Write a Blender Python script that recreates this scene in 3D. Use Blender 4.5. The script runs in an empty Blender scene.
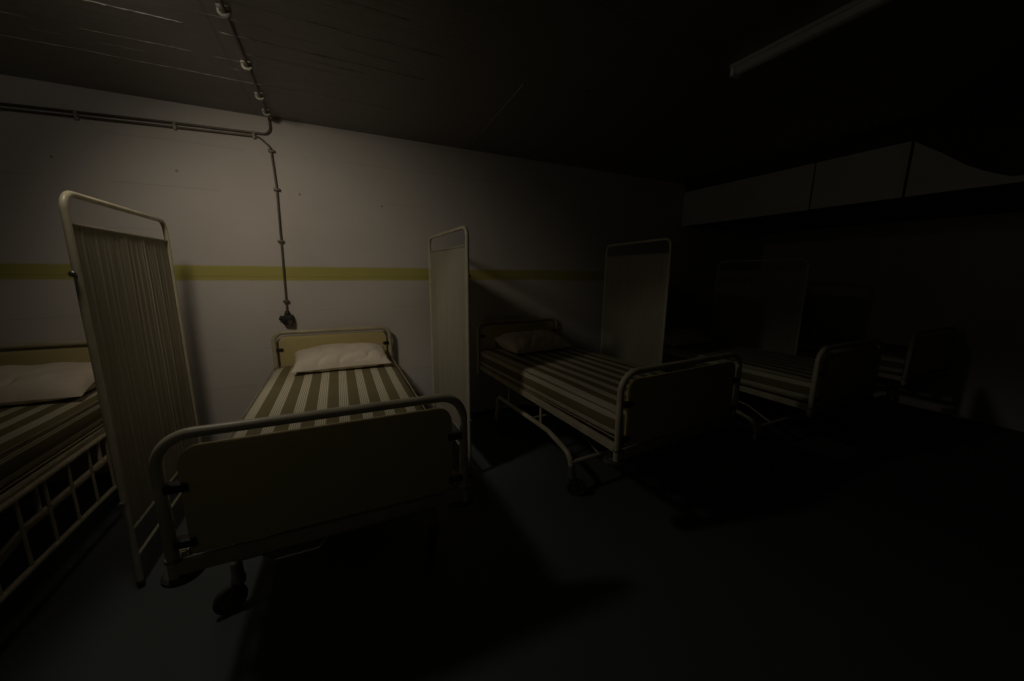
import bpy, bmesh, math, random
from mathutils import Vector, Matrix, noise

random.seed(7)
PI = math.pi
COL = bpy.context.scene.collection

# ------------------------------------------------------------------ materials
def new_mat(name):
    m = bpy.data.materials.new(name)
    m.use_nodes = True
    nt = m.node_tree
    b = nt.nodes['Principled BSDF']
    return m, nt, b

def N(nt, kind, **kw):
    n = nt.nodes.new(kind)
    for k, v in kw.items():
        setattr(n, k, v)
    return n

def math_node(nt, op, a, b=None, c=None):
    n = nt.nodes.new('ShaderNodeMath')
    n.operation = op
    for i, v in enumerate((a, b, c)):
        if v is None:
            continue
        if isinstance(v, (int, float)):
            n.inputs[i].default_value = v
        else:
            nt.links.new(v, n.inputs[i])
    return n.outputs[0]

def mixcol(nt, fac, a, b, blend='MIX'):
    n = nt.nodes.new('ShaderNodeMix')
    n.data_type = 'RGBA'
    n.blend_type = blend
    for idx, v in ((0, fac), (6, a), (7, b)):
        if isinstance(v, (int, float)):
            n.inputs[idx].default_value = v
        elif isinstance(v, tuple):
            n.inputs[idx].default_value = (*v, 1) if len(v) == 3 else v
        else:
            nt.links.new(v, n.inputs[idx])
    return n.outputs[2]

def simple(name, col, rough=.5, metal=0.0, var=.12, scale=6.0, spec=.5, bump=0.0, bscale=60.0):
    """painted / plain surface with a little procedural wear"""
    m, nt, b = new_mat(name)
    tc = N(nt, 'ShaderNodeTexCoord')
    nz = N(nt, 'ShaderNodeTexNoise')
    nz.inputs['Scale'].default_value = scale
    nz.inputs['Detail'].default_value = 6
    nt.links.new(tc.outputs['Object'], nz.inputs['Vector'])
    dark = tuple(c * (1 - var * 2) for c in col)
    lite = tuple(min(1, c * (1 + var)) for c in col)
    ramp = N(nt, 'ShaderNodeMapRange')
    ramp.inputs[1].default_value = .3
    ramp.inputs[2].default_value = .7
    nt.links.new(nz.outputs[0], ramp.inputs[0])
    c = mixcol(nt, ramp.outputs[0], dark, lite)
    nt.links.new(c, b.inputs['Base Color'])
    b.inputs['Roughness'].default_value = rough
    b.inputs['Metallic'].default_value = metal
    b.inputs['Specular IOR Level'].default_value = spec
    if bump:
        n2 = N(nt, 'ShaderNodeTexNoise')
        n2.inputs['Scale'].default_value = bscale
        nt.links.new(tc.outputs['Object'], n2.inputs['Vector'])
        bp = N(nt, 'ShaderNodeBump')
        bp.inputs['Strength'].default_value = bump
        bp.inputs['Distance'].default_value = .003
        nt.links.new(n2.outputs[0], bp.inputs['Height'])
        nt.links.new(bp.outputs[0], b.inputs['Normal'])
    return m

M = {}
M['cream_metal'] = simple('cream_enamel_tube', (.56, .50, .36), .38, 0, .10, 9)
M['cream_panel'] = simple('cream_laminate', (.60, .51, .235), .45, 0, .05, 3)
M['bar_metal'] = simple('dull_enamel_bar', (.40, .36, .25), .5, 0, .12, 9)
M['screen_metal'] = simple('ivory_enamel_tube', (.60, .55, .41), .35, 0, .08, 12)
M['dark'] = simple('black_bakelite', (.025, .023, .02), .45, 0, .2, 14)
M['rubber'] = simple('grey_rubber', (.07, .068, .06), .6, 0, .2, 20)
M['steel'] = simple('worn_steel', (.45, .43, .39), .35, .8, .15, 20)
M['fork'] = simple('dark_steel', (.12, .115, .10), .45, .4, .2, 20)
M['conduit'] = simple('conduit_paint', (.13, .11, .08), .4, 0, .15, 8)
M['clip'] = simple('conduit_clip_paint', (.62, .58, .50), .35, 0, .1, 8)
M['conduit_clip'] = simple('wall_clip_paint', (.34, .31, .25), .45, 0, .1, 8)
M['lamp_body'] = simple('lamp_enamel', (.40, .40, .38), .4, 0, .08, 5)
M['piping'] = simple('piping_cloth', (.36, .31, .20), .85, 0, .1, 8)
M['ridge'] = simple('ridge_painted_glint', (.42, .40, .36), .25, 0, .2, 20)  # paler than the ceiling, glints put into the colour
M['cable'] = simple('cable_sheath', (.20, .19, .17), .5, 0, .1, 8)
M['skirting'] = simple('skirting_paint', (.05, .055, .055), .5, 0, .2, 6)
M['panel_white'] = simple('board_white', (.62, .64, .60), .6, 0, .08, 2)
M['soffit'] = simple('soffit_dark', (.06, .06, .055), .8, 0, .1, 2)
M['pillow'] = simple('cotton_pillow', (.74, .66, .55), .85, 0, .05, 5, .2, .25, 260)

def ticking():
    m, nt, b = new_mat('striped_ticking')
    tc = N(nt, 'ShaderNodeTexCoord')
    so = N(nt, 'ShaderNodeSeparateXYZ'); nt.links.new(tc.outputs['Object'], so.inputs[0])
    sn = N(nt, 'ShaderNodeSeparateXYZ'); nt.links.new(tc.outputs['Normal'], sn.inputs[0])
    # width coordinate on top, unrolled down the sides
    side = math_node(nt, 'GREATER_THAN', math_node(nt, 'ABSOLUTE', sn.outputs['X']), .72)
    top = math_node(nt, 'ADD', so.outputs['X'], .490)
    sd = math_node(nt, 'SUBTRACT', .80, so.outputs['Z'])
    w = math_node(nt, 'ADD', math_node(nt, 'MULTIPLY', top, math_node(nt, 'SUBTRACT', 1, side)),
                  math_node(nt, 'MULTIPLY', sd, side))
    p = math_node(nt, 'FRACT', math_node(nt, 'DIVIDE', w, .1175))
    band = math_node(nt, 'MULTIPLY', math_node(nt, 'GREATER_THAN', p, .28), math_node(nt, 'LESS_THAN', p, .74))
    fine = math_node(nt, 'SINE', math_node(nt, 'MULTIPLY', math_node(nt, 'SUBTRACT', p, .28), 2 * PI * 10.8))
    fine = math_node(nt, 'GREATER_THAN', fine, -.35)
    lightmask = math_node(nt, 'MULTIPLY', band, math_node(nt, 'ADD', .30, math_node(nt, 'MULTIPLY', fine, .70)))
    nz = N(nt, 'ShaderNodeTexNoise'); nz.inputs['Scale'].default_value = 4; nz.inputs['Detail'].default_value = 5
    nt.links.new(tc.outputs['Object'], nz.inputs['Vector'])
    base = mixcol(nt, nz.outputs[0], (.16, .137, .068), (.235, .205, .115))
    lite = mixcol(nt, nz.outputs[0], (.60, .56, .43), (.76, .71, .56))
    c = mixcol(nt, lightmask, base, lite)
    nt.links.new(c, b.inputs['Base Color'])
    b.inputs['Roughness'].default_value = .85
    b.inputs['Specular IOR Level'].default_value = .15
    wv = N(nt, 'ShaderNodeTexNoise'); wv.inputs['Scale'].default_value = 180
    nt.links.new(tc.outputs['Object'], wv.inputs['Vector'])
    bp = N(nt, 'ShaderNodeBump'); bp.inputs['Strength'].default_value = .25; bp.inputs['Distance'].default_value = .002
    nt.links.new(wv.outputs[0], bp.inputs['Height']); nt.links.new(bp.outputs[0], b.inputs['Normal'])
    return m
M['ticking'] = ticking()

def curtain_mat():
    m, nt, b = new_mat('thin_curtain_cloth')
    tc = N(nt, 'ShaderNodeTexCoord')
    mp = N(nt, 'ShaderNodeMapping'); mp.inputs['Scale'].default_value = (4, 26, .5)
    nt.links.new(tc.outputs['Object'], mp.inputs['Vector'])
    nz = N(nt, 'ShaderNodeTexNoise'); nz.inputs['Scale'].default_value = 1.0; nz.inputs['Detail'].default_value = 3
    nt.links.new(mp.outputs[0], nz.inputs['Vector'])
    c = mixcol(nt, nz.outputs[0], (.50, .47, .37), (.60, .56, .45))
    nt.links.new(c, b.inputs['Base Color'])
    b.inputs['Roughness'].default_value = .9
    b.inputs['Specular IOR Level'].default_value = .1
    tr = N(nt, 'ShaderNodeBsdfTranslucent'); nt.links.new(c, tr.inputs['Color'])
    mx = N(nt, 'ShaderNodeMixShader'); mx.inputs[0].default_value = .35
    nt.links.new(b.outputs[0], mx.inputs[1]); nt.links.new(tr.outputs[0], mx.inputs[2])
    out = nt.nodes['Material Output']; nt.links.new(mx.outputs[0], out.inputs['Surface'])
    return m
M['curtain'] = curtain_mat()

def band_mask(nt, v, lo, hi, soft=.004):
    a = N(nt, 'ShaderNodeMapRange'); a.inputs[1].default_value = lo - soft; a.inputs[2].default_value = lo + soft
    c = N(nt, 'ShaderNodeMapRange'); c.inputs[1].default_value = hi + soft; c.inputs[2].default_value = hi - soft
    nt.links.new(v, a.inputs[0]); nt.links.new(v, c.inputs[0])
    return math_node(nt, 'MULTIPLY', a.outputs[0], c.outputs[0])

def wall_mat(stripe=True):
    m, nt, b = new_mat('limewashed_concrete' + ('_striped' if stripe else ''))
    g = N(nt, 'ShaderNodeNewGeometry')
    s = N(nt, 'ShaderNodeSeparateXYZ'); nt.links.new(g.outputs['Position'], s.inputs[0])
    nz = N(nt, 'ShaderNodeTexNoise'); nz.inputs['Scale'].default_value = 1.6; nz.inputs['Detail'].default_value = 8
    nt.links.new(g.outputs['Position'], nz.inputs['Vector'])
    c = mixcol(nt, nz.outputs[0], (.56, .525, .50), (.76, .715, .68))
    # faint pour lines in the concrete, wobbling along their length
    mp = N(nt, 'ShaderNodeMapping'); mp.inputs['Scale'].default_value = (1.1, 1, 7.5)
    nt.links.new(g.outputs['Position'], mp.inputs['Vector'])
    n2 = N(nt, 'ShaderNodeTexNoise'); n2.inputs['Scale'].default_value = 1.0; n2.inputs['Detail'].default_value = 7
    n2.inputs['Roughness'].default_value = .65
    nt.links.new(mp.outputs[0], n2.inputs['Vector'])
    zz = math_node(nt, 'ADD', s.outputs['Z'], math_node(nt, 'MULTIPLY', nz.outputs[0], .05))
    fr = math_node(nt, 'FRACT', math_node(nt, 'DIVIDE', zz, .31))
    seam = math_node(nt, 'LESS_THAN', fr, .018)
    seam = math_node(nt, 'MULTIPLY', seam, math_node(nt, 'GREATER_THAN', n2.outputs[0], .50))
    c = mixcol(nt, math_node(nt, 'MULTIPLY', seam, .22), c, (.2, .18, .16))
    # plaster pits
    for (px, pz) in ((-.99, 2.26), (-.22, 2.17), (.42, 2.13), (-1.62, 2.27)):
        dx = math_node(nt, 'SUBTRACT', s.outputs['X'], px)
        dz = math_node(nt, 'SUBTRACT', s.outputs['Z'], pz)
        r = math_node(nt, 'SQRT', math_node(nt, 'ADD', math_node(nt, 'MULTIPLY', dx, dx), math_node(nt, 'MULTIPLY', dz, dz)))
        c = mixcol(nt, math_node(nt, 'LESS_THAN', r, .009), c, (.36, .33, .29))
    if stripe:
        zs = math_node(nt, 'ADD', s.outputs['Z'], math_node(nt, 'MULTIPLY', math_node(nt, 'SUBTRACT', n2.outputs[0], .5), .034))
        mk = band_mask(nt, zs, 1.475, 1.586, .007)
        yc = mixcol(nt, nz.outputs[0], (.43, .40, .10), (.60, .55, .18))
        zl = band_mask(nt, zs, 1.502, 1.509, .003)
        yc = mixcol(nt, math_node(nt, 'MULTIPLY', zl, .35), yc, (.25, .22, .05))
        c = mixcol(nt, mk, c, yc)
    nt.links.new(c, b.inputs['Base Color'])
    b.inputs['Roughness'].default_value = .75
    b.inputs['Specular IOR Level'].default_value = .25
    h = math_node(nt, 'SUBTRACT', n2.outputs[0], math_node(nt, 'MULTIPLY', seam, .35))
    bp = N(nt, 'ShaderNodeBump'); bp.inputs['Strength'].default_value = .35; bp.inputs['Distance'].default_value = .006
    nt.links.new(h, bp.inputs['Height']); nt.links.new(bp.outputs[0], b.inputs['Normal'])
    return m
M['wall'] = wall_mat(True)
M['wall_plain'] = wall_mat(False)

def ceiling_mat():
    m, nt, b = new_mat('glossy_board_marked_ceiling')
    g = N(nt, 'ShaderNodeNewGeometry')
    s = N(nt, 'ShaderNodeSeparateXYZ'); nt.links.new(g.outputs['Position'], s.inputs[0])
    nz = N(nt, 'ShaderNodeTexNoise'); nz.inputs['Scale'].default_value = 2.2; nz.inputs['Detail'].default_value = 6
    nt.links.new(g.outputs['Position'], nz.inputs['Vector'])
    mp = N(nt, 'ShaderNodeMapping'); mp.inputs['Scale'].default_value = (.55, 9, 1)
    nt.links.new(g.outputs['Position'], mp.inputs['Vector'])
    n2 = N(nt, 'ShaderNodeTexNoise'); n2.inputs['Scale'].default_value = 2.0; n2.inputs['Detail'].default_value = 6
    nt.links.new(mp.outputs[0], n2.inputs['Vector'])
    c = mixcol(nt, nz.outputs[0], (.13, .12, .105), (.19, .178, .158))
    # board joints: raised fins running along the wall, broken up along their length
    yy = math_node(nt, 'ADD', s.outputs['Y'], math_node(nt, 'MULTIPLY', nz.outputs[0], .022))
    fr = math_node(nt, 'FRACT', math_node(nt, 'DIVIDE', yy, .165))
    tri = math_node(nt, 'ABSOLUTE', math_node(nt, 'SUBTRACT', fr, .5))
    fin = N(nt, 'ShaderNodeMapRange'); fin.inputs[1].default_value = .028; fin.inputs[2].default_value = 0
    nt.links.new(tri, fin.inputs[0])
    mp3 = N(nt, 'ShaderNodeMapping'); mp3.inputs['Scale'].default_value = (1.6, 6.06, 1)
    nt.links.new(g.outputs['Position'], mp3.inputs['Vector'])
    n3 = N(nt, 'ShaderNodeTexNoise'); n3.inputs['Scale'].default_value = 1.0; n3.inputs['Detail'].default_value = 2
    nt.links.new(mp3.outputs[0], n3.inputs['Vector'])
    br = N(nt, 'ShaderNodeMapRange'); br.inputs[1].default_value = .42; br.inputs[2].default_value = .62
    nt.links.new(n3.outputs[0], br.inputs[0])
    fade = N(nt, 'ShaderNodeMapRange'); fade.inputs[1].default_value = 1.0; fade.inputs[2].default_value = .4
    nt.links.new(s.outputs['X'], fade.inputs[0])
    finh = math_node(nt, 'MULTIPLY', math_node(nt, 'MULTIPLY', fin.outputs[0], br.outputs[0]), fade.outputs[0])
    c = mixcol(nt, math_node(nt, 'MULTIPLY', math_node(nt, 'MULTIPLY', fin.outputs[0], br.outputs[0]), math_node(nt, 'MULTIPLY', fade.outputs[0], .3)), c, (.62, .59, .53))  # lighter colour along the fins paints in their glints
    # sheet joints: dark lines along the room and across it
    j = band_mask(nt, s.outputs['X'], -.462, -.452, .003)
    j = math_node(nt, 'MAXIMUM', j, band_mask(nt, s.outputs['Y'], 1.497, 1.509, .003))
    c = mixcol(nt, math_node(nt, 'MULTIPLY', j, .6), c, (.05, .045, .04))
    nt.links.new(c, b.inputs['Base Color'])
    ro = N(nt, 'ShaderNodeMapRange'); ro.inputs[3].default_value = .22; ro.inputs[4].default_value = .42
    nt.links.new(nz.outputs[0], ro.inputs[0]); nt.links.new(ro.outputs[0], b.inputs['Roughness'])
    h = math_node(nt, 'ADD', math_node(nt, 'MULTIPLY', n2.outputs[0], .5), math_node(nt, 'MULTIPLY', finh, .35))
    bp = N(nt, 'ShaderNodeBump'); bp.inputs['Strength'].default_value = .8; bp.inputs['Distance'].default_value = .008
    nt.links.new(h, bp.inputs['Height']); nt.links.new(bp.outputs[0], b.inputs['Normal'])
    return m
M['ceiling'] = ceiling_mat()

def floor_mat():
    m, nt, b = new_mat('painted_screed_floor')
    g = N(nt, 'ShaderNodeNewGeometry')
    nz = N(nt, 'ShaderNodeTexNoise'); nz.inputs['Scale'].default_value = 1.3; nz.inputs['Detail'].default_value = 7
    nt.links.new(g.outputs['Position'], nz.inputs['Vector'])
    c = mixcol(nt, nz.outputs[0], (.075, .088, .092), (.125, .14, .142))
    n2 = N(nt, 'ShaderNodeTexVoronoi'); n2.inputs['Scale'].default_value = 3.1
    nt.links.new(g.outputs['Position'], n2.inputs['Vector'])
    speck = math_node(nt, 'LESS_THAN', n2.outputs['Distance'], .035)
    c = mixcol(nt, math_node(nt, 'MULTIPLY', speck, .5), c, (.32, .31, .28))
    nt.links.new(c, b.inputs['Base Color'])
    b.inputs['Roughness'].default_value = .55
    b.inputs['Specular IOR Level'].default_value = .3
    bp = N(nt, 'ShaderNodeBump'); bp.inputs['Strength'].default_value = .15; bp.inputs['Distance'].default_value = .004
    nt.links.new(nz.outputs[0], bp.inputs['Height']); nt.links.new(bp.outputs[0], b.inputs['Normal'])
    return m
M['floor'] = floor_mat()

# ------------------------------------------------------------------ mesh helpers
class MB:
    def __init__(self):
        self.bm = bmesh.new()

    def box(self, x0, x1, y0, y1, z0, z1, bevel=0.0, seg=2):
        vs = [self.bm.verts.new((x, y, z)) for z in (z0, z1) for (x, y) in ((x0, y0), (x1, y0), (x1, y1), (x0, y1))]
        fs = [(3, 2, 1, 0), (4, 5, 6, 7), (0, 1, 5, 4), (1, 2, 6, 5), (2, 3, 7, 6), (3, 0, 4, 7)]
        faces = [self.bm.faces.new([vs[i] for i in f]) for f in fs]
        if bevel:
            ed = list({e for f in faces for e in f.edges})
            bmesh.ops.bevel(self.bm, geom=ed, offset=bevel, segments=seg, profile=.6, affect='EDGES')
        return self

    def tube(self, pts, r, n=12, closed=False, cap=True):
        P = [Vector(p) for p in pts]
        k = len(P)
        T = []
        for i in range(k):
            a = P[(i - 1) % k] if (closed or i > 0) else P[i]
            c = P[(i + 1) % k] if (closed or i < k - 1) else P[i]
            T.append((c - a).normalized())
        up = Vector((0, 0, 1))
        if abs(T[0].dot(up)) > .9:
            up = Vector((1, 0, 0)) if abs(T[0].x) < .9 else Vector((0, 1, 0))
        nrm = (up - T[0] * up.dot(T[0])).normalized()
        rings = []
        for i in range(k):
            nrm = (nrm - T[i] * nrm.dot(T[i])).normalized()
            bi = T[i].cross(nrm)
            rad = r[i] if isinstance(r, (list, tuple)) else r
            rings.append([self.bm.verts.new(P[i] + (nrm * math.cos(2 * PI * j / n) + bi * math.sin(2 * PI * j / n)) * rad) for j in range(n)])
        m = k if closed else k - 1
        for i in range(m):
            A, B = rings[i], rings[(i + 1) % k]
            for j in range(n):
                self.bm.faces.new((A[j], A[(j + 1) % n], B[(j + 1) % n], B[j]))
        if cap and not closed:
            self.bm.faces.new(rings[0][::-1]); self.bm.faces.new(rings[-1])
        return self

    def lathe(self, prof, centre, axis='Z', n=24):
        """prof: (radius, height) pairs along the axis"""
        c = Vector(centre)
        rings = []
        for (r, h) in prof:
            ring = []
            for j in range(n):
                a = 2 * PI * j / n
                u, v = r * math.cos(a), r * math.sin(a)
                p = {'Z': (u, v, h), 'X': (h, u, v), 'Y': (v, h, u)}[axis]
                ring.append(self.bm.verts.new(c + Vector(p)))
            rings.append(ring)
        for A, B in zip(rings, rings[1:]):
            for j in range(n):
                self.bm.faces.new((A[j], A[(j + 1) % n], B[(j + 1) % n], B[j]))
        self.bm.faces.new(rings[0][::-1]); self.bm.faces.new(rings[-1])
        return self

    def plate(self, outline, y0, y1, bevel=.003):
        """outline in (x, z), extruded from y0 to y1"""
        a = [self.bm.verts.new((x, y0, z)) for x, z in outline]
        b = [self.bm.verts.new((x, y1, z)) for x, z in outline]
        k = len(outline)
        f1 = self.bm.faces.new(a); f2 = self.bm.faces.new(b[::-1])
        for i in range(k):
            self.bm.faces.new((a[i], b[i], b[(i + 1) % k], a[(i + 1) % k]))
        if bevel:
            ed = list(f1.edges) + list(f2.edges)
            bmesh.ops.bevel(self.bm, geom=ed, offset=bevel, segments=2, profile=.5, affect='EDGES')
        return self

    def build(self, name, mat, parent=None, smooth=True, loc=None):
        bm = self.bm
        bmesh.ops.recalc_face_normals(bm, faces=bm.faces)
        me = bpy.data.meshes.new(name)
        bm.to_mesh(me); bm.free()
        if smooth:
            for p in me.polygons:
                p.use_smooth = True
            me.set_sharp_from_angle(angle=math.radians(38))
        me.materials.append(mat)
        o = bpy.data.objects.new(name, me)
        COL.objects.link(o)
        if parent is not None:
            o.parent = parent
        if loc is not None:
            o.location = loc
        return o

def fillet(pts, rad, seg=7):
    """round the inner corners of a polyline"""
    P = [Vector(p) for p in pts]
    out = [P[0]]
    for i in range(1, len(P) - 1):
        r = rad[i - 1] if isinstance(rad, (list, tuple)) else rad
        a = (P[i - 1] - P[i]).normalized(); c = (P[i + 1] - P[i]).normalized()
        ang = a.angle(c)
        d = min(r / math.tan(ang / 2), .49 * (P[i - 1] - P[i]).length, .49 * (P[i + 1] - P[i]).length)
        s, e = P[i] + a * d, P[i] + c * d
        rr = d * math.tan(ang / 2)
        cen = P[i] + (a + c).normalized() * (rr / math.sin(ang / 2))
        v0, v1 = s - cen, e - cen
        th = v0.angle(v1)
        for k in range(seg + 1):
            t = k / seg
            out.append(cen + (v0 * math.sin((1 - t) * th) + v1 * math.sin(t * th)) / math.sin(th))
    out.append(P[-1])
    return out

def round_rect(x0, x1, z0, z1, rt, rb, seg=6):
    """outline with top corner radius rt and bottom corner radius rb"""
    o = []
    for (cx, cz, r, a0) in ((x1 - rb, z0 + rb, rb, -90), (x1 - rt, z1 - rt, rt, 0), (x0 + rt, z1 - rt, rt, 90), (x0 + rb, z0 + rb, rb, 180)):
        for k in range(seg + 1):
            a = math.radians(a0 + 90 * k / seg)
            o.append((cx + r * math.cos(a), cz + r * math.sin(a)))
    return o

def thing(name, label, cat, loc=(0, 0, 0), rz=0.0, group=None):
    o = bpy.data.objects.new(name, None)
    o.empty_display_size = .1
    COL.objects.link(o)
    o.location = loc; o.rotation_euler = (0, 0, rz)
    tag(o, label, cat, group)
    return o

def tag(o, label, cat, group=None):
    o['label'] = label; o['category'] = cat
    if group:
        o['group'] = group
    return o

def copy_tree(o, parent=None):
    c = o.copy()
    COL.objects.link(c)
    if parent is not None:
        c.parent = parent
    for ch in [x for x in bpy.data.objects if x.parent == o]:
        copy_tree(ch, c)
    return c

def structure(o):
    o['kind'] = 'structure'
    return o

# ------------------------------------------------------------------ room shell
WY = 3.6          # far wall
CZ = 2.72         # ceiling
RX = 6.1          # right wall
LX = -4.2
structure(MB().box(LX - .2, RX + .2, -1.6, WY + .2, -.15, 0).build('floor', M['floor'], smooth=False))
structure(MB().box(LX - .2, RX + .2, -1.6, WY + .2, CZ, CZ + .15).build('ceiling', M['ceiling'], smooth=False))
structure(MB().box(LX - .2, RX + .2, WY, WY + .2, 0, CZ).build('wall_back', M['wall'], smooth=False))
structure(MB().box(RX, RX + .2, -1.6, WY, 0, CZ).build('wall_right', M['wall_plain'], smooth=False))
structure(MB().box(LX - .2, LX, -1.6, WY, 0, CZ).build('wall_left', M['wall_plain'], smooth=False))
structure(MB().box(LX, RX, WY - .012, WY, 0, .035, .004).build('baseboard_back', M['skirting'], smooth=False))
structure(MB().box(RX - .012, RX, -1.6, WY - .012, 0, .035, .004).build('baseboard_right', M['skirting'], smooth=False))

# ridges left on the ceiling by the formwork boards, glints painted as lighter colour
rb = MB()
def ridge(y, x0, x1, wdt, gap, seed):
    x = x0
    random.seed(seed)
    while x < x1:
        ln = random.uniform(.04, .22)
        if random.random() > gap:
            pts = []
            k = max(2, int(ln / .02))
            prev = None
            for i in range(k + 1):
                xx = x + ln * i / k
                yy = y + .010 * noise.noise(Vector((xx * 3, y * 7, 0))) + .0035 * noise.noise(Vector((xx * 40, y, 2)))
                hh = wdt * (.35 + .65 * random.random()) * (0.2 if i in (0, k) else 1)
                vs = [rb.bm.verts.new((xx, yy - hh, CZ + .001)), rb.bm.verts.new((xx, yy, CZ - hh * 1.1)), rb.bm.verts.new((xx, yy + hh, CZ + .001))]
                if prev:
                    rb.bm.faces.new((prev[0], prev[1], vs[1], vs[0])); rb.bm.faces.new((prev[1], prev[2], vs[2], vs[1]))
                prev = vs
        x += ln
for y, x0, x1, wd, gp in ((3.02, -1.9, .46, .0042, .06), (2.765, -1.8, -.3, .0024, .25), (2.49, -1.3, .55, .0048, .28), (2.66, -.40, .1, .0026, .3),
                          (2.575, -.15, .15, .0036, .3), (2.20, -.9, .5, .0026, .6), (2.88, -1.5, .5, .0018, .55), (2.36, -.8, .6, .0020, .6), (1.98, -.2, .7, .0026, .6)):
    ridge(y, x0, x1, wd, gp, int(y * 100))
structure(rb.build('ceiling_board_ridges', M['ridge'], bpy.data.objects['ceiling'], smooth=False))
random.seed(11)

# lowered bulkhead along the right wall, faced with white boards
SX = 4.22
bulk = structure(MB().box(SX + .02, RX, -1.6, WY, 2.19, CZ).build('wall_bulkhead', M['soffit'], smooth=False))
def board(y0, y1, za0, za1, zb):
    # a facing board whose top edge runs from za0 (at y0) to za1 (at y1)
    mb = MB(); bm = mb.bm
    pts = [(y0, zb), (y1, zb), (y1, za1), (y0, za0)]
    a = [bm.verts.new((SX, y, z)) for y, z in pts]; b = [bm.verts.new((SX + .02, y, z)) for y, z in pts]
    bm.faces.new(a[::-1]); bm.faces.new(b)
    for i in range(4):
        bm.faces.new((a[i], a[(i + 1) % 4], b[(i + 1) % 4], b[i]))
    return mb.build('facing_board', M['panel_white'], bulk, smooth=False)
board(2.115, 3.585, 2.615, 2.615, 2.185)
board(1.455, 2.10, 2.615, 2.615, 2.19)
mb = MB()  # top cut along a shadow edge, dark box behind stands for the shade
pr = [(1.435, 2.19), (1.435, 2.605), (1.285, 2.488), (1.137, 2.36), (1.04, 2.296), (.92, 2.235), (.70, 2.215), (.70, 2.19)]
a = [mb.bm.verts.new((SX, y, z)) for y, z in pr]; b = [mb.bm.verts.new((SX + .02, y, z)) for y, z in pr]
mb.bm.faces.new(a); mb.bm.faces.new(b[::-1])
for i in range(len(pr)):
    mb.bm.faces.new((a[i], b[i], b[(i + 1) % len(pr)], a[(i + 1) % len(pr)]))
mb.build('facing_board', M['panel_white'], bulk, smooth=False)

# ------------------------------------------------------------------ hospital bed
def sag(x, y):
    return .006 * noise.noise(Vector((x * 3, y * 2.2, 1.3)))

def mattress_mesh(w, y0, y1, z0, z1):
    mb = MB()
    mb.box(-w / 2, w / 2, y0, y1, z0, z1)
    bm = mb.bm
    bmesh.ops.subdivide_edges(bm, edges=[e for e in bm.edges], cuts=14, use_grid_fill=True)
    r = .04
    for v in bm.verts:
        x, y, z = v.co
        cx = max(-w / 2 + r, min(w / 2 - r, x)); cy = max(y0 + r, min(y1 - r, y)); cz = max(z0 + r, min(z1 - r, z))
        d = Vector((x - cx, y - cy, z - cz))
        if d.length > 1e-6:
            big = max(abs(d.x), abs(d.y), abs(d.z))
            n = sum(1 for q in d if abs(q) > 1e-6)
            if n > 1:
                d = d * (big / d.length) * .96 + d * .04
        v.co = Vector((cx, cy, cz)) + d
        if z > z0 + .02:
            v.co.z += sag(x, y) * 1.0 + .006 * (1 - (2 * x / w) ** 2)
        mid = 1 - abs((z - (z0 + z1) / 2) / ((z1 - z0) / 2))
        if abs(x) > w / 2 - .001:
            v.co.x += math.copysign(.010 * max(0, mid), x)
        if abs(y - y0) < .001:
            v.co.y -= .008 * max(0, mid)
    return mb

def piping_path(w, y0, y1, z):
    r = .045
    pts = []
    for (cx, cy, a0) in ((w / 2 - r, y0 + r, -90), (w / 2 - r, y1 - r, 0), (-w / 2 + r, y1 - r, 90), (-w / 2 + r, y0 + r, 180)):
        for k in range(6):
            a = math.radians(a0 + 18 * k)
            pts.append((cx + r * math.cos(a), cy + r * math.sin(a), z))
    return pts

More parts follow.
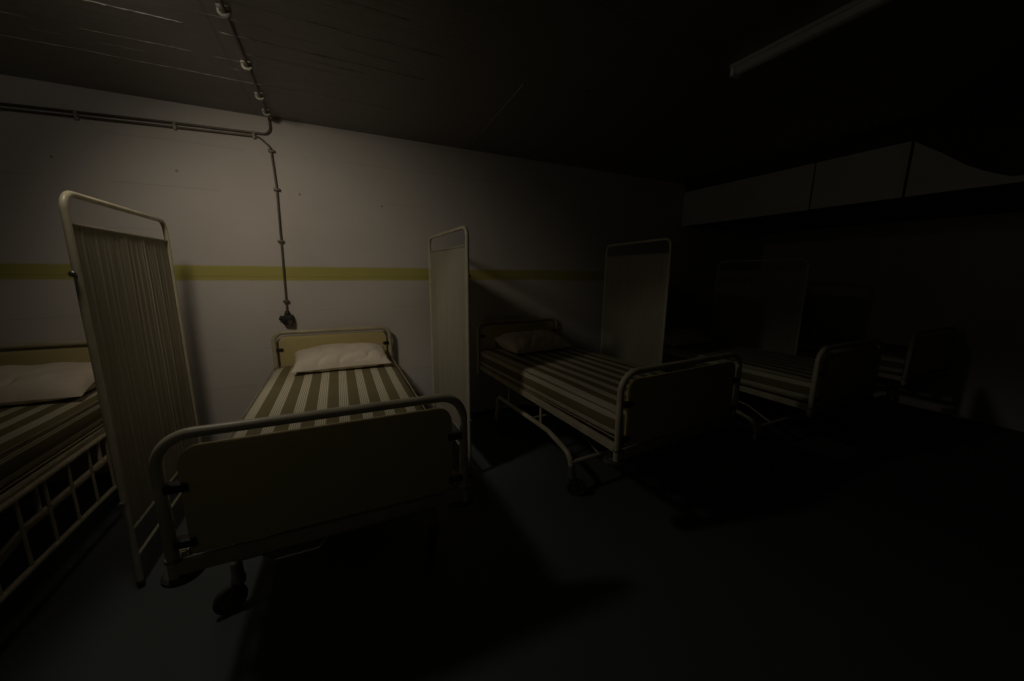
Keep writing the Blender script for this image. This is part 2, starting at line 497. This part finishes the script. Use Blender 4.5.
FH, HH, BL = .525, .467, 2.06       # half widths of foot and head tube, bed length
def make_bed():
    root = thing('hospital_bed', '', 'bed')
    # foot end: bent tube, laminate panel held by clamps, flat bar below
    R = .0185
    MB().tube(fillet([(-FH, 0, .512), (-FH, 0, 1.022), (FH, 0, 1.022), (FH, 0, .512)], .105, 10), R, 14).build('foot_frame', M['cream_metal'], root)
    fp = MB().plate(round_rect(-FH + .055, FH - .055, .585, .976, .06, .015), -.011, .011).build('foot_panel', M['cream_panel'], root)
    for s in (-1, 1):
        for z in (.84, .635):
            MB().box(s * FH - (.0 if s > 0 else -.012) - (.075 if s > 0 else 0), s * FH - (.012 if s > 0 else 0) + (.075 if s < 0 else 0),
                     -.022, .022, z - .014, z + .014, .005).build('clamp', M['dark'], fp)
    for s in (-1, 1):
        MB().lathe([(0, -.006), (.0225, -.006), (.0245, -.003), (.0245, .004), (.0225, .007), (0, .007)], (s * FH, 0, .578), 'Z', 20).build('collar', M['steel'], root)
    MB().box(-FH - .012, FH + .012, -.016, .016, .520, .568, .006).build('foot_crossbar', M['bar_metal'], root)
    MB().tube(fillet([(-.27, -.005, .515), (-.24, -.012, .480), (-.08, -.012, .480), (-.05, -.005, .515)], .03, 6), .008, 10).build('tow_handle', M['steel'], root)
    # head end
    MB().tube(fillet([(-HH, BL, .50), (-HH, BL, 1.043), (HH, BL, 1.043), (HH, BL, .50)], .075, 9), R, 14).build('head_frame', M['cream_metal'], root)
    hp = MB().plate(round_rect(-HH + .035, HH - .035, .60, 1.008, .05, .015), BL - .011, BL + .011).build('head_panel', M['cream_panel'], root)
    for s in (-1, 1):
        for z in (.90, .70):
            a, b = s * (HH - .065), s * (HH - .012)
            MB().box(min(a, b), max(a, b), BL - .022, BL + .022, z - .012, z + .012, .005).build('clamp', M['dark'], hp)
    MB().box(-HH, HH, BL - .014, BL + .014, .515, .555, .006).build('head_crossbar', M['bar_metal'], root)
    # long side rails, slightly wider at the foot
    for s in (-1, 1):
        mb = MB()
        q = [(s * (FH - .005), .016), (s * (FH - .035), .016), (s * (HH - .035), BL - .016), (s * (HH - .005), BL - .016)]
        lo = [mb.bm.verts.new((x, y, .545)) for x, y in q]; hi = [mb.bm.verts.new((x, y, .592)) for x, y in q]
        mb.bm.faces.new(lo[::-1]); mb.bm.faces.new(hi)
        for i in range(4):
            mb.bm.faces.new((lo[i], lo[(i + 1) % 4], hi[(i + 1) % 4], hi[i]))
        bmesh.ops.bevel(mb.bm, geom=list(mb.bm.edges), offset=.005, segments=2, affect='EDGES')
        mb.build('side_rail', M['cream_metal'], root)
    # slatted platform under the mattress
    mb = MB()
    for i in range(12):
        y = .10 + i * .162
        hw = FH - .04 + (HH - FH) * y / BL
        mb.box(-hw, hw, y, y + .07, .576, .590)
    mb.build('slat_base', M['fork'], root, smooth=False)
    # rubber bumper wheels below the foot posts
    for s in (-1, 1):
        bw = MB().lathe([(.0, -.012), (.052, -.012), (.061, -.005), (.061, .006), (.052, .013), (.03, .013), (.026, .018), (.0, .018)],
                        (s * (FH - .010), .03, .497), 'Z', 28).build('bumper_wheel', M['rubber'], root)
        MB().lathe([(.0, 0), (.013, 0), (.014, .004), (.014, .018), (.010, .022), (0, .022)], (s * (FH - .010), .004, .515), 'Z', 16).build('bolt', M['steel'], bw)
    # undercarriage: two bent side tubes, cross tubes, lift links
    U = .462
    V0, V1 = .40, 1.52
    for s in (-1, 1):
        MB().tube(fillet([(s * U, V0 - .02, .155), (s * U, V0, .30), (s * U, V0 + .28, .37), (s * U, V1, .385), (s * U, V1 + .02, .155)], [.10, .16, .06], 8), .019, 12).build('undercarriage_tube', M['cream_metal'], root)
    for y, z in ((V0 - .01, .245), (V1 + .012, .26)):
        MB().tube([(-U, y, z), (U, y, z)], .016, 12).build('cross_tube', M['cream_metal'], root)
    for s in (-1, 1):
        for y in (.78, 1.30):
            MB().tube([(s * U, y, .37), (s * (U - .015), y + .03, .545)], .011, 10).build('lift_link', M['cream_metal'], root)
    MB().tube(fillet([(-.22, V1, .28), (-.22, 1.15, .36), (-.22, .62, .35), (-.22, V0 - .01, .25)], .1, 6), .010, 10).build('lift_lever', M['bar_metal'], root)
    MB().tube([(-U, .93, .376), (U, .93, .376)], .011, 10).build('cross_tube', M['bar_metal'], root)
    # casters
    for s in (-1, 1):
        for y, tw in ((V0 - .02, .5), (V1 + .02, -.4)):
            ca = bpy.data.objects.new('caster', None); COL.objects.link(ca); ca.parent = root
            ca.location = (s * U, y, 0); ca.rotation_euler = (0, 0, tw)
            MB().lathe([(0, .132), (.024, .132), (.030, .140), (.030, .158), (.025, .166), (.0235, .225), (.018, .235), (0, .235)], (0, 0, 0), 'Z', 18).build('swivel', M['steel'], ca)
            mb = MB()
            for q in (-1, 1):
                o = [(-.022, .135), (.022, .135), (.05, .075), (.05, .055), (.03, .055)]
                a = [mb.bm.verts.new((q * .020 - .002, yy, zz)) for yy, zz in o]; b = [mb.bm.verts.new((q * .020 + .002, yy, zz)) for yy, zz in o]
                mb.bm.faces.new(a[::-1]); mb.bm.faces.new(b)
                for i in range(5):
                    mb.bm.faces.new((a[i], a[(i + 1) % 5], b[(i + 1) % 5], b[i]))
            mb.box(-.022, .022, -.024, .024, .132, .137, .001)
            mb.build('fork', M['fork'], ca)
            w = MB().lathe([(0, -.009), (.020, -.009), (.022, -.006), (.048, -.006), (.050, -.013), (.060, -.013), (.066, -.008), (.067, 0), (.066, .008), (.060, .013), (.050, .013), (.048, .006), (.022, .006), (.020, .009), (0, .009)],
                           (0, .038, .067), 'X', 30).build('wheel', M['rubber'], ca)
            MB().lathe([(0, -.0135), (.016, -.0135), (.018, -.011), (.046, -.0075), (.046, .0075), (.018, .011), (.016, .0135), (0, .0135)], (0, .038, .067), 'X', 24).build('hub', M['fork'], ca)
    # mattress in striped ticking with piped edges
    W, Y0, Y1, Z0, Z1 = .94, .035, 2.02, .594, .768
    mt = mattress_mesh(W, Y0, Y1, Z0, Z1).build('mattress', M['ticking'], root)
    for z in (Z0 + .012, Z1 - .010):
        MB().tube(piping_path(W + .008, Y0 - .004, Y1 + .004, z), .0045, 8, closed=True).build('piping', M['piping'], mt)
    return root

bed = make_bed()
BEDS = [  # foot centre x, y, turn, label
    (-.051, 1.47, -.004, 'cream tubular hospital bed seen foot-on, nearest to us, below the wall conduit'),
    (1.918, 1.485, .060, 'hospital bed seen at an angle, to the right of the narrow middle curtain screen'),
    (3.67, 1.38, .03, 'dim hospital bed in deep shadow, just left of the blackened farthest bed'),
    (5.45, 1.42, 0, 'blackened silhouette of the farthest hospital bed against the dark right wall'),
    (-1.84, 1.50, 0, 'hospital bed cut off at the left edge with lowered barred guard rail'),
]
G_BED = 'hospital beds in a row along the wall'
beds = []
for i, (x, y, r, lab) in enumerate(BEDS):
    o = bed if i == 0 else copy_tree(bed)
    o.location = (x, y, 0); o.rotation_euler = (0, 0, r)
    tag(o, lab, 'bed', G_BED)
    o.scale = ((.987, 1.065, 1, 1, 1)[i], 1, 1)
    beds.append(o)
    turn = ((2.0, .9, 2.4, -.6), (-2.2, -2.6, 2.0, 1.0), (.6, -.9, 1.9, 2.8), (-1.2, 2.2, .4, -2), (1.2, -2.0, .3, .9))[i]
    for k, ca in enumerate(sorted([c for c in bpy.data.objects if c.parent == o and c.name.startswith('caster')], key=lambda c: (c.location.x, c.location.y))):
        ca.rotation_euler = (0, 0, turn[k])

for ch in [c for c in bpy.data.objects if c.parent in (beds[1], beds[4])]:
    if ch.name.split('.')[0] in ('undercarriage_tube', 'cross_tube', 'lift_link', 'lift_lever', 'caster'):
        ch.location.y += .13 if ch.parent == beds[4] else .09
# lowered guard rail on the near side of the leftmost bed (a part of that bed)
gx = .53
gr = MB().tube(fillet([(gx, .12, .240), (gx, .12, .578), (gx, 1.93, .578), (gx, 1.93, .240)], .03, 5), .0135, 12)
gr.tube([(gx, .12, .240), (gx, 1.93, .240)], .0135, 12)
gr = gr.build('guard_rail', M['cream_metal'], beds[4])
for k in range(10):
    y = .175 + k * .17
    MB().tube([(gx, y, .240), (gx, y, .578)], .007, 8).build('bar', M['cream_metal'], gr)
for y in (.45, 1.55):
    MB().box(gx - .06, gx, y - .012, y + .012, .545, .572, .003).build('bracket', M['bar_metal'], gr)

# ------------------------------------------------------------------ pillows
def pillow_mesh(lx, ly, h, seed, tilt, nx=56, ny=34, wr=1.0):
    mb = MB(); bm = mb.bm
    top, bot = {}, {}
    for i in range(nx + 1):
        for j in range(ny + 1):
            s, t = -1 + 2 * i / nx, -1 + 2 * j / ny
            # edges pull in between the four pointed corners
            x = s * lx / 2 * (1 - .05 * (1 - t * t) ** 1 * (abs(s) ** 3)) * 1.0
            y = t * ly / 2 * (1 - .07 * (1 - s * s) * (abs(t) ** 3))
            th = (max(0, 1 - abs(s) ** 3.2) ** .55) * (max(0, 1 - abs(t) ** 3.0) ** .55)
            pt = Vector((s * 3.0, t * 2.0, seed))
            w1 = noise.noise(pt) * .012
            # diagonal creases fanning from the front edge
            ph = (s * 7.0 - t * 4.0) + 1.6 * noise.noise(Vector((s * 2, t * 2, seed + 5)))
            w2 = -(1 - abs(math.sin(ph * 1.05))) ** 3 * .020 * (max(0, -t + .25) ** .7 if t < .25 else 0) * (1 - abs(s) ** 4)
            w3 = .004 * math.sin(9 * t + 4 * noise.noise(Vector((s * 4, t * 4, seed + 9)))) * abs(s) ** 2
            e = min(1, th * 2.2)
            rim = .024 + (y + ly / 2) * tilt      # the seam, propped up towards the bed head
            z = rim + h * .62 * th + (w1 + (w2 + w3) * wr) * e
            zb = rim * (1 - min(1, th * 1.6)) + .001
            top[i, j] = bm.verts.new((x, y, z))
            edge = i in (0, nx) or j in (0, ny)
            bot[i, j] = top[i, j] if edge else bm.verts.new((x, y, zb))
    for i in range(nx):
        for j in range(ny):
            bm.faces.new((top[i, j], top[i + 1, j], top[i + 1, j + 1], top[i, j + 1]))
            q = [bot[i, j], bot[i, j + 1], bot[i + 1, j + 1], bot[i + 1, j]]
            if len(set(q)) == 4:
                try:
                    bm.faces.new(q)
                except ValueError:
                    pass
    return mb

G_P = 'white pillows on the hospital beds'
def pillow(loc, rz, tilt, seed, label, lx=.72, ly=.41, h=.150):
    o = pillow_mesh(lx, ly, h, seed, tilt).build('pillow', M['pillow'])
    o.location = loc; o.rotation_euler = (0, 0, rz)
    for p in o.data.polygons:
        p.use_smooth = True
    return tag(o, label, 'pillow', G_P)
pillow((.005, 3.265, .784), .02, .16, 2.0, 'creased white pillow propped on the nearest bed, seen foot-on')
pillow((1.80, 3.22, .784), .13, .20, 7.0, 'dim pillow lying askew on the bed right of the middle screen')
pillow((3.50, 2.86, .784), .10, .10, 13.0, 'barely lit pillow on the shadowed bed behind the third screen')
pillow((-1.79, 3.16, .784), .0, .22, 21.0, 'pillow on the bed cut off at the left edge', .76)

# ------------------------------------------------------------------ curtain screens
def curtain_mesh(y0, y1, z0, z1, seed):
    mb = MB(); bm = mb.bm
    n, k = 300, 26
    grid = []
    ph = 0
    xs = []
    for i in range(n + 1):
        t = i / n
        ph += 2 * PI * (16 + 9 * noise.noise(Vector((t * 5, seed, 0)))) / n
        xs.append((.6 * math.sin(ph) + .5 * math.sin(ph * 1.63 + 1) + .35 * math.sin(ph * 2.9), .65 + .7 * noise.noise(Vector((t * 7, seed, 4)))))
    for j in range(k + 1):
        u = j / k
        row = []
        pinch = .55 + .45 * min(1, min(u, 1 - u) * 6)
        for i in range(n + 1):
            t = i / n
            s, a = xs[i]
            x = s * a * .0042 * pinch + .004 * noise.noise(Vector((t * 12, u * 2, seed)))
            row.append(bm.verts.new((x, y0 + (y1 - y0) * t, z0 + (z1 - z0) * u)))
        grid.append(row)
    for j in range(k):
        for i in range(n):
            bm.faces.new((grid[j][i], grid[j][i + 1], grid[j + 1][i + 1], grid[j + 1][i]))
    return mb

def make_screen(width=1.0, height=1.86):
    root = thing('curtain_screen', '', 'screen')
    w = width
    MB().tube(fillet([(0, 0, .03), (0, 0, height), (0, w, height), (0, w, .03)], .07, 8), .0135, 12).build('frame', M['screen_metal'], root)
    for y in (0, w):
        MB().lathe([(0, 0), (.013, 0), (.015, .004), (.015, .034), (.014, .038), (0, .038)], (0, y, 0), 'Z', 16).build('foot', M['rubber'], root)
    MB().tube([(0, 0, .165), (0, w, .165)], .009, 10).build('lower_bar', M['screen_metal'], root)
    cu = curtain_mesh(.016, w - .016, .30, 1.735, random.random() * 50).build('curtain', M['curtain'], root)
    # stitched header and hem with the rod inside
    for z, nm in ((1.735, 'header_rod'), (.305, 'hem_rod')):
        MB().tube([(0, .008, z), (0, w - .008, z)], .0075, 8).build(nm, M['curtain'], root)
    for z in (1.53, .47):
        k = MB().lathe([(0, -.012), (.006, -.012), (.006, -.022), (.012, -.024), (.013, -.034), (.008, -.038), (0, -.038)], (0, 0, z), 'Y', 14).build('knob', M['steel'], root)
    return root
scr = make_screen()
G_S = 'white curtain screens standing between the beds'
SCREENS = [
    (-.98, 2.19, 0, 'tall curtain screen at left, standing beside the bed with guard rail'),
    (.825, 2.44, .025, 'narrow-looking curtain screen in the middle, right of the nearest bed'),
    (2.64, 2.33, -.13, 'dim curtain screen behind the angled bed, second from right'),
    (4.44, 2.14, 0, 'almost black curtain screen under the white bulkhead at right'),
]
for i, (x, y, r, lab) in enumerate(SCREENS):
    o = scr if i == 0 else copy_tree(scr)
    o.location = (x, y, 0); o.rotation_euler = (0, 0, r)
    if i == 3:
        o.scale = (1, 1, .925)
    tag(o, lab, 'screen', G_S)

# ------------------------------------------------------------------ conduits, switch, lamp
cr = .0085
cy = WY - .014
pc = thing('ceiling_conduit', 'dark conduit crossing the ceiling, bending down and running left along the wall', 'conduit', (0, 0, 0))
zc = CZ - .016
MB().tube(fillet([(-.36, .4, zc), (-.372, 3.0, zc), (-.378, cy, zc), (-.378, cy, 2.592), (-1.0, cy, 2.578), (LX + .05, cy, 2.455)], [.5, .012, .055, .4], 8), cr, 10).build('pipe', M['conduit'], pc)
lc = thing('wall_conduit', 'thin conduit dropping down the wall to the black socket above the bed', 'conduit', (0, 0, 0))
MB().tube(fillet([(LX + .05, cy, 2.428), (-1.0, cy, 2.550), (-.46, cy, 2.566), (-.388, cy, 2.50), (-.376, cy, 2.2), (-.392, cy, 1.22)], [.4, .05, .06, .4], 8), cr * .9, 10).build('pipe', M['conduit'], lc)

def ceiling_clip(y):
    x = -.366 - .012 * (y - 1.0) / 2.6
    mb = MB()
    mb.box(x - .026, x + .026, y - .022, y + .022, CZ - .012, CZ, .004)
    mb.tube([(x - .020, y, CZ - .006), (x - .019, y, CZ - .024), (x - .010, y, CZ - .033), (x + .010, y, CZ - .033), (x + .019, y, CZ - .024), (x + .020, y, CZ - .006)], .008, 8)
    mb.build('clip', M['clip'], pc)
for y in (1.25, 1.76, 2.27, 2.76, 3.17, 3.45):
    ceiling_clip(y)
for x, z in ((-1.46, 2.541), (-.96, 2.562), (-.49, 2.574)):
    mb = MB()
    mb.box(x - .009, x + .009, WY - .026, WY, z - .028, z + .028, .004)
    mb.build('clip', M['conduit_clip'], pc)
for x, z in ((-.386, 2.475), (-.377, 2.19), (-.385, 1.79), (-.391, 1.30)):
    MB().box(x - .022, x + .022, WY - .027, WY, z - .010, z + .010, .004).build('clip', M['conduit'], lc)

sk = thing('wall_socket', 'black angular bakelite socket on the wall at the end of the conduit', 'socket', (-.39, WY, 1.155))
MB().plate(round_rect(-.038, .045, -.055, .030, .016, .02), -.045, 0, .004).build('housing', M['dark'], sk)
MB().lathe([(0, .02), (.020, .02), (.022, .035), (.016, .062), (.012, .066), (0, .066)], (-.002, -.022, .0), 'Z', 16).build('cable_gland', M['dark'], sk)
MB().tube([(-.03, -.025, -.004), (-.060, -.028, .012)], [.022, .018], 12).build('outlet', M['dark'], sk)
MB().lathe([(0, -.062), (.018, -.062), (.022, -.055), (.022, -.04), (0, -.04)], (.018, 0, -.03), 'Y', 18).build('cap', M['fork'], sk)

# thin cable on the ceiling towards the wall
tag(MB().tube([(1.205, 3.38, CZ - .006), (1.147, 2.24, CZ - .006)], .006, 8).build('ceiling_cable', M['cable']),
    'thin pale cable on the ceiling above the gap between two beds', 'cable')

# fluorescent batten on the ceiling, switched off
cl = thing('ceiling_light', 'long unlit batten light fixed on the dark ceiling at upper right', 'ceiling light', (2.13, 0, CZ))
MB().box(-.034, .034, .30, 1.55, -.022, 0, .004).build('housing', M['lamp_body'], cl)
MB().plate([(-.026, -.022), (-.022, -.050), (-.012, -.058), (.012, -.058), (.022, -.050), (.026, -.022)], .325, 1.525, .002).build('diffuser', M['lamp_body'], cl)
for y in (.31, 1.535):
    MB().box(-.030, .030, y - .012, y + .012, -.060, -.020, .004).build('end_cap', M['panel_white'], cl)

# ------------------------------------------------------------------ light
def lamp(name, kind, energy, loc, col, soft):
    l = bpy.data.lights.new(name, kind)
    l.energy = energy; l.color = col; l.shadow_soft_size = soft
    o = bpy.data.objects.new(name, l); COL.objects.link(o); o.location = loc
    return o
WARM = (1.0, .86, .66)
LP = Vector((-.86, 1.95, 2.62))
so = lamp('work_lamp', 'SPOT', 26, LP, WARM, .15)
so.data.spot_size = math.radians(104); so.data.spot_blend = 1.0
so.rotation_euler = (Vector((-.22, 3.6, 1.30)) - LP).to_track_quat('-Z', 'Y').to_euler()
so = lamp('work_lamp_spill', 'SPOT', 9.5, LP, (1.0, .92, .78), .10)
so.data.spot_size = math.radians(86); so.data.spot_blend = .32
so.rotation_euler = (Vector((.545, -.06, -.84))).to_track_quat('-Z', 'Y').to_euler()
lamp('work_lamp_glow', 'POINT', 1.8, LP, (1.0, .92, .78), .08)
lamp('added_fill', 'POINT', 1.15, (-1.0, -.1, 2.1), (1.0, .90, .70), .35)  # added fill light near the camera, brightens the foot ends

w = bpy.data.worlds.new('world'); bpy.context.scene.world = w
w.use_nodes = True
w.node_tree.nodes['Background'].inputs[0].default_value = (.85, 1.0, .8, 1)
w.node_tree.nodes['Background'].inputs[1].default_value = .0002

# ------------------------------------------------------------------ camera
YAW, PITCH, ROLL, FPX = .44784, -.18342, .00938, 362.85
f = Vector((math.sin(YAW) * math.cos(PITCH), math.cos(YAW) * math.cos(PITCH), math.sin(PITCH)))
ri = f.cross(Vector((0, 0, 1))).normalized(); up = ri.cross(f)
c, s = math.cos(ROLL), math.sin(ROLL)
R2 = ri * c + up * s; U2 = up * c - ri * s
cam = bpy.data.cameras.new('camera')
cam.sensor_width = 36
cam.lens = FPX * 36 / 1024
cam.clip_start = .02
co = bpy.data.objects.new('camera', cam)
COL.objects.link(co)
mat = Matrix((R2, U2, -f)).transposed().to_4x4()
mat.translation = (0, 0, 1.55)
co.matrix_world = mat
bpy.context.scene.camera = co
bpy.context.scene.view_settings.view_transform = 'Standard'
bpy.context.scene.view_settings.look = 'None'
